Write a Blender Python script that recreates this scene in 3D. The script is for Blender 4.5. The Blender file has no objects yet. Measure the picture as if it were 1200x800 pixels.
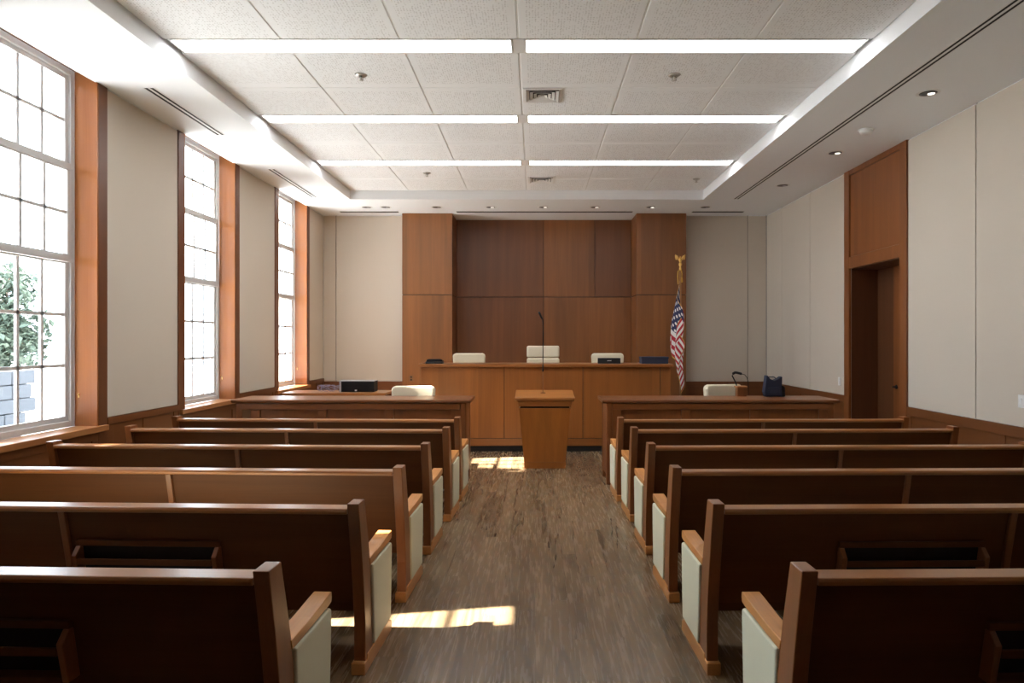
import bpy, bmesh, math, random
from mathutils import Vector, Matrix
random.seed(7)
PI = math.pi
sc = bpy.context.scene
COL = sc.collection

# ------------------------------------------------------------------ materials
def newmat(name):
    m = bpy.data.materials.new(name); m.use_nodes = True
    nt = m.node_tree
    return m, nt, nt.nodes['Principled BSDF']

def N(nt, t, **kw):
    n = nt.nodes.new(t)
    for k, v in kw.items(): setattr(n, k, v)
    return n

def mth(nt, op, a, b=None):
    n = N(nt, 'ShaderNodeMath', operation=op)
    for i, v in enumerate((a, b)):
        if v is None: continue
        if isinstance(v, (int, float)): n.inputs[i].default_value = v
        else: nt.links.new(v, n.inputs[i])
    return n.outputs[0]

def plain(name, col, rough=0.5, metal=0.0, bump=0.0, bscale=200, spec=0.5):
    m, nt, b = newmat(name)
    b.inputs['Roughness'].default_value = rough
    b.inputs['Metallic'].default_value = metal
    b.inputs['Specular IOR Level'].default_value = spec
    tc = N(nt, 'ShaderNodeTexCoord')
    no = N(nt, 'ShaderNodeTexNoise'); no.inputs['Scale'].default_value = bscale; no.inputs['Detail'].default_value = 3
    nt.links.new(tc.outputs['Object'], no.inputs['Vector'])
    mx = N(nt, 'ShaderNodeMix', data_type='RGBA')
    mx.inputs[6].default_value = (*[c * .94 for c in col], 1); mx.inputs[7].default_value = (*[min(1, c * 1.05) for c in col], 1)
    nt.links.new(no.outputs['Fac'], mx.inputs[0]); nt.links.new(mx.outputs[2], b.inputs['Base Color'])
    if bump:
        bp = N(nt, 'ShaderNodeBump'); bp.inputs['Strength'].default_value = bump; bp.inputs['Distance'].default_value = .002
        nt.links.new(no.outputs['Fac'], bp.inputs['Height']); nt.links.new(bp.outputs['Normal'], b.inputs['Normal'])
    return m

def wood(name, col, axis='X', rough=.38, strip=0, contrast=.28, stripc=.25, coat=.15):
    """veneer / solid wood; grain runs along axis, optional veneer strips of width strip across it"""
    m, nt, b = newmat(name)
    tc = N(nt, 'ShaderNodeTexCoord'); oi = N(nt, 'ShaderNodeObjectInfo')
    off = N(nt, 'ShaderNodeCombineXYZ')
    r = mth(nt, 'MULTIPLY', oi.outputs['Random'], 17.0)
    for i in range(3): nt.links.new(r, off.inputs[i])
    add = N(nt, 'ShaderNodeVectorMath', operation='ADD')
    nt.links.new(tc.outputs['Object'], add.inputs[0]); nt.links.new(off.outputs[0], add.inputs[1])
    def layer(along, across, det, dist):
        mp = N(nt, 'ShaderNodeMapping')
        s = [across] * 3; s['XYZ'.index(axis)] = along
        mp.inputs['Scale'].default_value = s
        nt.links.new(add.outputs[0], mp.inputs['Vector'])
        no = N(nt, 'ShaderNodeTexNoise'); no.inputs['Scale'].default_value = 1; no.inputs['Detail'].default_value = det
        no.inputs['Distortion'].default_value = dist
        nt.links.new(mp.outputs[0], no.inputs['Vector'])
        return no.outputs['Fac']
    a = layer(.5, 9, 4, .6); f = layer(2.2, 130, 2, 0); c = layer(.35, 2.2, 1, .2)
    v = mth(nt, 'ADD', mth(nt, 'MULTIPLY', a, .55), mth(nt, 'MULTIPLY', f, .25))
    v = mth(nt, 'ADD', v, mth(nt, 'MULTIPLY', c, .2))
    # 0.5 centred -> 1 + contrast*(v-.5)*4
    v = mth(nt, 'ADD', mth(nt, 'MULTIPLY', mth(nt, 'SUBTRACT', v, .5), contrast * 4), 1)
    if strip:
        sp = N(nt, 'ShaderNodeSeparateXYZ'); nt.links.new(tc.outputs['Object'], sp.inputs[0])
        ac = 'X' if axis == 'Z' else 'Z'
        k = mth(nt, 'FLOOR', mth(nt, 'DIVIDE', mth(nt, 'ADD', sp.outputs[ac], sp.outputs['Y'] if axis == 'Z' else 0.0), strip))
        wn = N(nt, 'ShaderNodeTexWhiteNoise', noise_dimensions='1D')
        nt.links.new(mth(nt, 'ADD', k, r), wn.inputs['W'])
        v = mth(nt, 'MULTIPLY', v, mth(nt, 'ADD', mth(nt, 'MULTIPLY', mth(nt, 'SUBTRACT', wn.outputs['Value'], .5), stripc), 1))
    vm = N(nt, 'ShaderNodeVectorMath', operation='SCALE'); vm.inputs[0].default_value = col
    nt.links.new(v, vm.inputs['Scale'])
    nt.links.new(vm.outputs[0], b.inputs['Base Color'])
    b.inputs['Roughness'].default_value = rough
    b.inputs['Coat Weight'].default_value = coat; b.inputs['Coat Roughness'].default_value = .25
    bp = N(nt, 'ShaderNodeBump'); bp.inputs['Strength'].default_value = .08; bp.inputs['Distance'].default_value = .001
    nt.links.new(f, bp.inputs['Height']); nt.links.new(bp.outputs['Normal'], b.inputs['Normal'])
    return m

def emit(name, col, s):
    m, nt, b = newmat(name)
    b.inputs['Base Color'].default_value = (.8, .8, .8, 1)
    b.inputs['Emission Color'].default_value = (*col, 1); b.inputs['Emission Strength'].default_value = s
    return m

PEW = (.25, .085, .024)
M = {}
M['pew_shade_x'] = wood('shaded pew wood lengthwise', (.112, .038, .0095), 'X', .5, coat=.0)  # darker than other pew wood: shade of the backs put into the colour
M['pew_shade_x'].node_tree.nodes['Principled BSDF'].inputs['Specular IOR Level'].default_value = .22
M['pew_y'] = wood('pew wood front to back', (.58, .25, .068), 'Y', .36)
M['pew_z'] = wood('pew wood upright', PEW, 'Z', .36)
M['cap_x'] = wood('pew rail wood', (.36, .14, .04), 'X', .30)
M['panel'] = wood('wall panel veneer', (.215, .079, .0205), 'Z', .42, strip=.23, stripc=.34)
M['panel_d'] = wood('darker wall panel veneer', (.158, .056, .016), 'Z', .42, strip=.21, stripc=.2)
M['bench'] = wood('judge bench veneer', (.275, .094, .020), 'Z', .38, strip=.2, stripc=.22)
M['bench_x'] = wood('judge bench top wood', (.27, .092, .021), 'X', .34)
M['lect'] = wood('lectern veneer', (.35, .118, .019), 'Z', .36, strip=.16, stripc=.14)
M['lect_x'] = wood('lectern top wood', (.37, .138, .030), 'X', .34)
M['table_x'] = wood('table wood', (.20, .067, .018), 'X', .33)
M['table_z'] = wood('table wood upright', (.20, .067, .018), 'Z', .36)
M['trim_z'] = wood('window reveal wood', (.33, .12, .036), 'Z', .22, contrast=.22)
M['trim_y'] = wood('window sill wood', (.38, .16, .055), 'Y', .28, contrast=.22)
M['case_z'] = wood('casing wood', (.135, .044, .013), 'Z', .4)
M['wains_y'] = wood('wainscot wood', (.15, .05, .013), 'Y', .4)
M['wains_x'] = wood('back wainscot wood', (.17, .058, .017), 'X', .4)
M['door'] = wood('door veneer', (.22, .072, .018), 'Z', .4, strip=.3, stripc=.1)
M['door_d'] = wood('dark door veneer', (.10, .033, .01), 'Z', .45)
M['dark'] = plain('shadow gap', (.01, .008, .007), .8)
M['cream'] = plain('cream upholstery', (.72, .69, .51), .6, bump=.15, bscale=300)
M['leather'] = plain('cream leather', (.74, .66, .49), .42, bump=.1, bscale=120)
M['fabric'] = plain('beige wall fabric', (.585, .518, .435), .9, bump=.2, bscale=420)
M['white'] = plain('white plaster', (.82, .835, .85), .85)
M['wpaint'] = plain('white paint', (.75, .74, .72), .5)
M['frame'] = plain('window paint', (.56, .555, .55), .5)
M['metal'] = plain('satin metal', (.55, .53, .5), .35, .9)
M['black'] = plain('black plastic', (.008, .008, .010), .55, spec=.25)
M['seam'] = plain('panel joint', (.10, .09, .08), .9)
M['navy'] = plain('navy cloth', (.015, .02, .045), .8, bump=.3, bscale=150)
M['silver'] = plain('grey plastic', (.42, .42, .44), .4)
M['label'] = plain('white label', (.8, .8, .8), .5)
M['gold'] = plain('polished gold', (.78, .50, .16), .28, .85)
M['goldc'] = plain('gold fringe', (.62, .36, .06), .7)
M['pole'] = wood('flag pole wood', (.34, .16, .06), 'Z', .3)
M['fnavy'] = plain('flag navy', (.018, .022, .075), .75)
M['cable'] = plain('cable sheath', (.30, .28, .38), .5)
M['fred'] = plain('flag red', (.42, .015, .03), .75)
M['fwhite'] = plain('flag white', (.72, .68, .66), .75)
M['bronze'] = plain('bronze rod', (.20, .085, .03), .45)
M['bark'] = plain('bark', (.12, .09, .07), .9, bump=.6, bscale=30)
M['leaf'] = plain('leaves', (.085, .115, .085), .6, bscale=3)
M['brick'] = plain('brick', (.25, .11, .08), .9, bump=.4, bscale=12)
M['stone'] = plain('grey stone', (.05, .055, .065), .9, bump=.6, bscale=8)
M['concrete'] = plain('pale paving', (.60, .61, .62), .9, bscale=2)
M['diffuser'] = emit('glowing diffuser', (.97, .98, 1.0), 9.0)
M['lampglow'] = emit('lit lamp', (1.0, .94, .85), 1.6)
M['can'] = plain('lamp reflector', (.09, .085, .08), .5)

def floor_mat():
    m, nt, b = newmat('oak plank floor')
    tc = N(nt, 'ShaderNodeTexCoord')
    sp = N(nt, 'ShaderNodeSeparateXYZ'); nt.links.new(tc.outputs['Object'], sp.inputs[0])
    W, L = .105, 1.5
    row = mth(nt, 'FLOOR', mth(nt, 'DIVIDE', sp.outputs['X'], W))
    wr = N(nt, 'ShaderNodeTexWhiteNoise', noise_dimensions='1D'); nt.links.new(row, wr.inputs['W'])
    yy = mth(nt, 'ADD', mth(nt, 'DIVIDE', sp.outputs['Y'], L), mth(nt, 'MULTIPLY', wr.outputs['Value'], 7.3))
    col = mth(nt, 'FLOOR', yy)
    cb = N(nt, 'ShaderNodeCombineXYZ'); nt.links.new(row, cb.inputs[0]); nt.links.new(col, cb.inputs[1])
    wn = N(nt, 'ShaderNodeTexWhiteNoise', noise_dimensions='3D'); nt.links.new(cb.outputs[0], wn.inputs['Vector'])
    # grain with per-plank offset
    sc2 = N(nt, 'ShaderNodeVectorMath', operation='SCALE'); nt.links.new(wn.outputs['Color'], sc2.inputs[0]); sc2.inputs['Scale'].default_value = 23
    ad = N(nt, 'ShaderNodeVectorMath', operation='ADD'); nt.links.new(tc.outputs['Object'], ad.inputs[0]); nt.links.new(sc2.outputs[0], ad.inputs[1])
    mp = N(nt, 'ShaderNodeMapping'); mp.inputs['Scale'].default_value = (5, .42, 1); nt.links.new(ad.outputs[0], mp.inputs['Vector'])
    n1 = N(nt, 'ShaderNodeTexNoise'); n1.inputs['Scale'].default_value = 1; n1.inputs['Detail'].default_value = 2; n1.inputs['Distortion'].default_value = .5
    nt.links.new(mp.outputs[0], n1.inputs['Vector'])
    rings = mth(nt, 'MULTIPLY', mth(nt, 'ADD', mth(nt, 'SINE', mth(nt, 'MULTIPLY', n1.outputs['Fac'], 46)), 1), .5)
    rings = mth(nt, 'POWER', rings, 3)
    mp2 = N(nt, 'ShaderNodeMapping'); mp2.inputs['Scale'].default_value = (70, 4, 1); nt.links.new(ad.outputs[0], mp2.inputs['Vector'])
    n2 = N(nt, 'ShaderNodeTexNoise'); n2.inputs['Scale'].default_value = 1; n2.inputs['Detail'].default_value = 2; nt.links.new(mp2.outputs[0], n2.inputs['Vector'])
    v = mth(nt, 'ADD', mth(nt, 'MULTIPLY', rings, -.32), mth(nt, 'MULTIPLY', n2.outputs['Fac'], .30))
    v = mth(nt, 'ADD', v, mth(nt, 'MULTIPLY', wn.outputs['Value'], .42))
    v = mth(nt, 'ADD', v, .72)
    vm = N(nt, 'ShaderNodeVectorMath', operation='SCALE'); vm.inputs[0].default_value = (.19, .127, .070); nt.links.new(v, vm.inputs['Scale'])
    # gaps
    fx = mth(nt, 'FRACT', mth(nt, 'DIVIDE', sp.outputs['X'], W)); gx = mth(nt, 'LESS_THAN', fx, .016)
    fy = mth(nt, 'FRACT', yy); gy = mth(nt, 'LESS_THAN', fy, .0016)
    g = mth(nt, 'MAXIMUM', gx, gy)
    mx = N(nt, 'ShaderNodeMix', data_type='RGBA'); nt.links.new(mth(nt, 'MULTIPLY', g, .6), mx.inputs[0]); nt.links.new(vm.outputs[0], mx.inputs[6]); mx.inputs[7].default_value = (.03, .02, .014, 1)
    nt.links.new(mx.outputs[2], b.inputs['Base Color'])
    b.inputs['Roughness'].default_value = .33
    rr = mth(nt, 'ADD', mth(nt, 'MULTIPLY', n2.outputs['Fac'], .06), .24); nt.links.new(rr, b.inputs['Roughness'])
    bp = N(nt, 'ShaderNodeBump'); bp.inputs['Strength'].default_value = .15; bp.inputs['Distance'].default_value = .001
    nt.links.new(mth(nt, 'MULTIPLY', g, -1.0), bp.inputs['Height']); nt.links.new(bp.outputs['Normal'], b.inputs['Normal'])
    return m
M['floor'] = floor_mat()

TX0, TW = -3.11, .99           # ceiling tile columns
TY0, BAY = 3.775, 1.925        # light rows
def tile_mat():
    m, nt, b = newmat('perforated ceiling tile')
    tc = N(nt, 'ShaderNodeTexCoord')
    sp = N(nt, 'ShaderNodeSeparateXYZ'); nt.links.new(tc.outputs['Object'], sp.inputs[0])
    fx = mth(nt, 'FRACT', mth(nt, 'DIVIDE', mth(nt, 'SUBTRACT', sp.outputs['X'], TX0 - 9 * TW), TW))
    ex = mth(nt, 'ABSOLUTE', mth(nt, 'SUBTRACT', fx, .5)); inx = mth(nt, 'LESS_THAN', ex, .435)
    HB = BAY / 2
    fy = mth(nt, 'FRACT', mth(nt, 'DIVIDE', mth(nt, 'SUBTRACT', sp.outputs['Y'], TY0 + .135 - 10 * HB), HB))
    ey = mth(nt, 'ABSOLUTE', mth(nt, 'SUBTRACT', fy, .5)); iny = mth(nt, 'LESS_THAN', ey, .40)
    vo = N(nt, 'ShaderNodeTexVoronoi'); vo.inputs['Scale'].default_value = 44; vo.inputs['Randomness'].default_value = .3
    nt.links.new(tc.outputs['Object'], vo.inputs['Vector'])
    dots = mth(nt, 'LESS_THAN', vo.outputs['Distance'], .29)
    fac = mth(nt, 'MULTIPLY', mth(nt, 'MULTIPLY', inx, iny), dots)
    mx = N(nt, 'ShaderNodeMix', data_type='RGBA'); nt.links.new(mth(nt, 'MULTIPLY', fac, .55), mx.inputs[0])
    mx.inputs[6].default_value = (.84, .845, .85, 1); mx.inputs[7].default_value = (.36, .33, .31, 1)
    nt.links.new(mx.outputs[2], b.inputs['Base Color']); b.inputs['Roughness'].default_value = .9
    return m
M['tile'] = tile_mat()

def glass_mat():
    m = bpy.data.materials.new('window glass'); m.use_nodes = True; nt = m.node_tree; nt.nodes.clear()
    o = N(nt, 'ShaderNodeOutputMaterial'); t = N(nt, 'ShaderNodeBsdfTransparent'); g = N(nt, 'ShaderNodeBsdfGlossy')
    g.inputs['Roughness'].default_value = .02
    t.inputs['Color'].default_value = (.96, .97, .97, 1)
    f = N(nt, 'ShaderNodeFresnel'); f.inputs['IOR'].default_value = 1.35
    ge = N(nt, 'ShaderNodeNewGeometry')
    mx = N(nt, 'ShaderNodeMixShader'); nt.links.new(mth(nt, 'MULTIPLY', f.outputs[0], mth(nt, 'SUBTRACT', 1.0, ge.outputs['Backfacing'])), mx.inputs[0]); nt.links.new(t.outputs[0], mx.inputs[1]); nt.links.new(g.outputs[0], mx.inputs[2])
    nt.links.new(mx.outputs[0], o.inputs['Surface'])
    return m
M['glass'] = glass_mat()

# ------------------------------------------------------------------ mesh helpers
class MB:
    def __init__(s): s.bm = bmesh.new()
    def box(s, x0, x1, y0, y1, z0, z1, mi=0):
        r = bmesh.ops.create_cube(s.bm, size=1)
        for v in r['verts']:
            v.co = Vector(((x0 + x1) / 2 + v.co.x * (x1 - x0), (y0 + y1) / 2 + v.co.y * (y1 - y0), (z0 + z1) / 2 + v.co.z * (z1 - z0)))
        fs = set(f for v in r['verts'] for f in v.link_faces)
        for f in fs: f.material_index = mi
        return s
    def prism(s, pts, a0, a1, axis='X', mi=0):
        """extrude a closed 2-D outline along axis; outline is (y,z) for X, (x,z) for Y, (x,y) for Z"""
        def P(p, a):
            return {'X': (a, p[0], p[1]), 'Y': (p[0], a, p[1]), 'Z': (p[0], p[1], a)}[axis]
        A = [s.bm.verts.new(P(p, a0)) for p in pts]; B = [s.bm.verts.new(P(p, a1)) for p in pts]
        n = len(pts); fs = [s.bm.faces.new(A[::-1]), s.bm.faces.new(B)]
        for i in range(n): fs.append(s.bm.faces.new((A[i], A[(i + 1) % n], B[(i + 1) % n], B[i])))
        for f in fs: f.material_index = mi
        return s
    def tube(s, pts, r, seg=8, mi=0, r1=None):
        pts = [Vector(p) for p in pts]; rings = []
        for i, p in enumerate(pts):
            d = (pts[min(i + 1, len(pts) - 1)] - pts[max(i - 1, 0)]).normalized()
            u = d.cross(Vector((0, 0, 1)));
            if u.length < 1e-3: u = Vector((1, 0, 0))
            u.normalize(); w = d.cross(u)
            rr = r if r1 is None else r + (r1 - r) * i / (len(pts) - 1)
            rings.append([s.bm.verts.new(p + (u * math.cos(2 * PI * k / seg) + w * math.sin(2 * PI * k / seg)) * rr) for k in range(seg)])
        for a, b in zip(rings, rings[1:]):
            for k in range(seg):
                f = s.bm.faces.new((a[k], a[(k + 1) % seg], b[(k + 1) % seg], b[k])); f.smooth = True; f.material_index = mi
        for q in (rings[0][::-1], rings[-1]):
            f = s.bm.faces.new(q); f.material_index = mi
        return s
    def lathe(s, prof, c=(0, 0, 0), seg=24, mi=0):
        rings = []
        for r, z in prof:
            rings.append([s.bm.verts.new((c[0] + max(r, 1e-4) * math.cos(2 * PI * k / seg), c[1] + max(r, 1e-4) * math.sin(2 * PI * k / seg), c[2] + z)) for k in range(seg)])
        for a, b in zip(rings, rings[1:]):
            for k in range(seg):
                f = s.bm.faces.new((a[k], a[(k + 1) % seg], b[(k + 1) % seg], b[k])); f.smooth = True; f.material_index = mi
        for q in (rings[0][::-1], rings[-1]):
            f = s.bm.faces.new(q); f.material_index = mi
        return s
    def ell(s, c, r, rot=None, sub=2, mi=0):
        m = Matrix.Translation(c) @ (rot.to_4x4() if rot else Matrix()) @ Matrix.Diagonal((*r, 1))
        res = bmesh.ops.create_icosphere(s.bm, subdivisions=sub, radius=1, matrix=m)
        for f in set(f for v in res['verts'] for f in v.link_faces): f.smooth = True; f.material_index = mi
        return s
    def build(s, name, mats, parent=None, bevel=0, loc=None, seg=2, smooth=False, sub=0):
        bmesh.ops.recalc_face_normals(s.bm, faces=s.bm.faces)
        me = bpy.data.meshes.new(name); s.bm.to_mesh(me); s.bm.free()
        for m in (mats if isinstance(mats, (list, tuple)) else [mats]): me.materials.append(M[m] if isinstance(m, str) else m)
        o = bpy.data.objects.new(name, me); COL.objects.link(o)
        if parent: o.parent = parent
        if loc: o.location = loc
        if smooth:
            for p in me.polygons: p.use_smooth = True
        if sub:
            md = o.modifiers.new('sub', 'SUBSURF'); md.levels = sub; md.render_levels = sub
        if bevel:
            md = o.modifiers.new('bevel', 'BEVEL'); md.width = bevel; md.segments = seg; md.limit_method = 'ANGLE'; md.angle_limit = .6
            md.harden_normals = False
        return o

def tag(o, label, cat, group=None, kind=None):
    o['label'] = label; o['category'] = cat
    if group: o['group'] = group
    if kind: o['kind'] = kind
    return o
def thing(name, label, cat, loc=(0, 0, 0), rz=0, group=None):
    o = bpy.data.objects.new(name, None); COL.objects.link(o); o.location = loc; o.rotation_euler = (0, 0, rz)
    o.empty_display_size = .1
    return tag(o, label, cat, group)
def struct(o, label=None, cat=None):
    o['kind'] = 'structure'
    if label: o['label'] = label
    if cat: o['category'] = cat
    return o
def sroot(name, label, cat):
    o = bpy.data.objects.new(name, None); COL.objects.link(o); o.empty_display_size = .1
    return struct(o, label, cat)
def dup(root, loc, rz, label, group=None, skip=()):
    r = root.copy(); COL.objects.link(r); r.location = loc; r.rotation_euler = (0, 0, rz); r['label'] = label
    if group: r['group'] = group
    for ch in list(root.children):
        if ch.name.split('.')[0] in skip: continue
        c = ch.copy(); COL.objects.link(c); c.parent = r
        for g in ch.children:
            d = g.copy(); COL.objects.link(d); d.parent = c
    return r

# ------------------------------------------------------------------ room constants
XL, XR = -4.035, 4.41
YB, YC, YR = 12.98, 12.74, 13.45       # back wall, column faces, recess back
ZS, ZT = 4.03, 4.18                    # soffit, tray ceiling
YF = -1.6                              # rear wall (behind the camera)
TL, TR, TB, TF = -3.11, 2.83, 11.48, -.4
WAIN_L, WAIN_R = .94, .88
WIN = [(2.33, 3.67), (4.945, 6.275), (7.81, 9.14), (10.67, 12.02)]
XG = -4.24                             # glass plane
XO = -4.34                             # outer face of the left wall

# floor
o = MB().box(XO, 5.4, YF - .2, YR + .2, -.12, 0).build('floor', 'floor'); struct(o, 'brown oak plank floor with plank lines running down the aisle', 'floor')
d = MB().box(-1.68, 1.98, 10.62, YC, 0, .30).build('dais', 'floor', o)

# ---- ceiling
cl = sroot('ceiling', 'white coffered ceiling of perforated tiles with plastered border', 'ceiling')
m = MB()
m.box(XL, TL, YF - .2, YR + .2, ZS, ZS + .34); m.box(TR, XR + .2, YF - .2, YR + .2, ZS, ZS + .34)
m.box(TL, TR, TB, YR + .2, ZS, ZS + .34); m.box(TL, TR, YF - .2, TF, ZS, ZS + .34)
m.build('soffit', 'white', cl)
MB().box(TL, TR, TF, TB, ZT + .03, ZT + .19).build('ceiling_deck', 'dark', cl)
m = MB(); g = .007
rows = []
lights_y = [1.85, 3.775, 5.70, 7.625, 9.55]
edges = [TF] + [v for y in lights_y for v in (y, y + .28)] + [TB]
for i in range(0, len(edges), 2):
    a, b2 = edges[i], edges[i + 1]
    n = 1 if b2 - a < 1.2 else 2
    for k in range(n): rows.append((a + (b2 - a) * k / n, a + (b2 - a) * (k + 1) / n))
for (a, b2) in rows:
    for c in range(6):
        m.box(TL + TW * c + g, TL + TW * (c + 1) - g, a + .003, b2 - .003, ZT, ZT + .028)
m.build('ceiling_tile_field', 'tile', cl, bevel=.004, seg=1)
# T-bars between the tile columns
m = MB()
for c in range(1, 6): m.box(TL + TW * c - .008, TL + TW * c + .008, TF, TB, ZT + .008, ZT + .02)
m.build('tile_grid_bars', 'wpaint', cl)

# ---- long strip lights
strip_names = {5.70: 'nearest visible', 7.625: 'middle', 9.55: 'farthest'}
for y in lights_y[2:]:
    for side, x0, x1 in (('left', TL + .04, -.19), ('right', -.09, TR - .04)):
        t = thing('ceiling_light', f'{side} half of the {strip_names[y]} row of long glowing strip lights in the ceiling', 'ceiling light', ((x0 + x1) / 2, y + .14, ZT), 0, 'strip lights in the ceiling')
        hx = (x1 - x0) / 2
        f = MB(); f.box(-hx, hx, -.138, -.122, -.004, .028); f.box(-hx, hx, .122, .138, -.004, .028)
        f.box(-hx, -hx + .016, -.122, .122, -.004, .028); f.box(hx - .016, hx, -.122, .122, -.004, .028)
        f.build('light_frame', 'wpaint', t)
        MB().box(-hx + .016, hx - .016, -.122, .122, .004, .024).build('diffuser', 'diffuser', t)
for y in lights_y:
    m = MB().box(-.188, -.092, y + .003, y + .277, ZT, ZT + .028); m.build('tile_spacer', 'wpaint', cl)

# ---- air vents
for (x, y, w, lab) in ((.075, 7.0, .40, 'square white louvred air vent between the first two rows of strip lights'), (.10, 10.70, .43, 'square white louvred air vent beyond the farthest row of strip lights')):
    t = thing('air_vent', lab, 'air vent', (x, y, ZT), 0, 'square vents in the ceiling')
    h = w / 2
    f = MB()
    for a, b2, c, e in ((-h, h, -h, -h + .035), (-h, h, h - .035, h), (-h, -h + .035, -h + .035, h - .035), (h - .035, h, -h + .035, h - .035)): f.box(a, b2, c, e, -.012, -.0005)
    f.build('vent_frame', 'wpaint', t, bevel=.003)
    MB().box(-h + .03, h - .03, -h + .03, h - .03, -.0025, -.0007).build('vent_backing', 'dark', t)
    # four groups of louvres, mitred towards the middle
    s = MB(); k = h - .036
    for i in range(4):
        a = k * (1 - i * .235); q = a - .03
        zo, zi = -.022, -.005
        for rot in range(4):
            c4, s4 = ((1, 0), (0, 1), (-1, 0), (0, -1))[rot]
            pts = [(-a, -a, zo), (a, -a, zo), (q, -q, zi), (-q, -q, zi)]
            lo = [s.bm.verts.new((x * c4 - y * s4, x * s4 + y * c4, z)) for x, y, z in pts]
            up = [s.bm.verts.new((x * c4 - y * s4, x * s4 + y * c4, z + .002)) for x, y, z in pts]
            s.bm.faces.new(lo); s.bm.faces.new(up[::-1])
            for e in range(4): s.bm.faces.new((lo[e], up[e], up[(e + 1) % 4], lo[(e + 1) % 4]))
    s.build('louvre', 'wpaint', t)

# ---- sprinklers, smoke detector
def sprinkler(x, y, lab):
    t = thing('sprinkler_head', lab, 'sprinkler', (x, y, ZT), 0, 'sprinkler heads in the ceiling tiles')
    MB().lathe([(.001, -.012), (.045, -.014), (.06, -.0005), (.001, -.0005)]).build('escutcheon', 'metal', t)
    MB().lathe([(.009, -.05), (.009, -.013)]).lathe([(.001, -.056), (.022, -.054), (.022, -.05), (.001, -.05)]).tube([(-.016, 0, -.05), (-.02, 0, -.03), (-.009, 0, -.013)], .003, 6).tube([(.016, 0, -.05), (.02, 0, -.03), (.009, 0, -.013)], .003, 6).build('deflector', 'metal', t)
sprinkler(-1.65, 6.47, 'small metal sprinkler head left of the centre between first two light rows')
sprinkler(1.32, 6.47, 'small metal sprinkler head right of the centre between first two light rows')
sprinkler(-1.63, 10.28, 'small metal sprinkler head left of the far air vent')
sprinkler(2.52, 10.65, 'small metal sprinkler head in the far right corner of the tiles')
t = thing('smoke_detector', 'round white smoke detector on the right ceiling border near the door', 'smoke detector', (3.72, 7.67, ZS))
MB().lathe([(.001, -.012), (.085, -.012), (.085, -.0005), (.001, -.0005)]).build('base', 'wpaint', t)
MB().lathe([(.001, -.055), (.045, -.055), (.065, -.045), (.07, -.012), (.001, -.012)]).build('sensor_cover', 'wpaint', t)

# ---- recessed downlights
DL = [(-3.0, 12.15, 'first'), (-2.66, 12.15, 'second'), (-1.75, 12.15, 'third'), (-.79, 12.15, 'fourth'), (.15, 12.15, 'fifth'), (1.07, 12.15, 'sixth'), (2.06, 12.15, 'seventh'), (3.03, 12.15, 'eighth')]
dl = [(x, y, f'{n} from the left of the small round downlights along the far ceiling border') for x, y, n in DL]
dl += [(3.76, 6.53, 'round downlight nearest the camera on the right ceiling border'), (3.79, 8.62, 'round downlight beside the wooden panel over the door'), (3.78, 10.43, 'round downlight beyond the door on the right ceiling border')]
for i, (x, y, lab) in enumerate(dl):
    t = thing('downlight', lab, 'downlight', (x, y, ZS), 0, 'round downlights in the ceiling border')
    MB().lathe([(.080, -.0005), (.105, -.0005), (.105, -.002), (.095, -.004), (.082, -.004)], seg=28).build('trim_ring', 'wpaint', t)
    MB().lathe([(.001, -.001), (.079, -.001), (.079, -.005), (.055, -.008), (.001, -.008)], seg=28).build('reflector', 'can', t)
    if i in (3, 4, 5, 6, 8, 9):
        MB().ell((.03, 0, -.008), (.034, .034, .006)).build('bulb', 'lampglow', t)
    else:
        MB().ell((.03, 0, -.008), (.03, .03, .006)).build('bulb', 'silver', t)

# ---- linear slot vents in the border
def slot(x, y0, y1, lab, w=.11):
    t = thing('slot_vent', lab, 'air vent', (x, (y0 + y1) / 2, ZS), 0, 'long slot vents in the ceiling border')
    h = (y1 - y0) / 2; a = w / 2
    MB().box(-a, -a + .012, -h, h, -.004, -.0005).box(a - .012, a, -h, h, -.004, -.0005).box(-.012, .012, -h, h, -.004, -.0005).build('vent_frame', 'wpaint', t)
    MB().box(-a + .012, -.012, -h, h, -.002, -.0007).box(.012, a - .012, -h, h, -.002, -.0007).build('slot', 'dark', t)
slot(-3.62, 6.40, 7.87, 'dark double slot vent on the left border between first and second window')
slot(-3.65, 9.45, 11.30, 'dark double slot vent on the left border before the third window')
slot(3.37, .6, 11.45, 'long dark double slot vent along the right ceiling border', .10)
def fslot(x0, x1, y, lab):
    t = thing('slot_vent', lab, 'air vent', ((x0 + x1) / 2, y, ZS), 0, 'long slot vents in the ceiling border')
    h = (x1 - x0) / 2
    MB().box(-h, h, -.07, -.058, -.004, -.0005).box(-h, h, .058, .07, -.004, -.0005).build('vent_frame', 'wpaint', t)
    MB().box(-h, h, -.058, .058, -.002, -.0007).build('slot', 'dark', t)
fslot(-3.6, -2.52, 12.6, 'thin dark slot vent over the left part of the far wall')
fslot(-1.45, 1.8, 12.6, 'thin dark slot vent before the wooden recess')
fslot(2.9, 3.85, 12.6, 'thin dark slot vent over the right part of the far wall')

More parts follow.
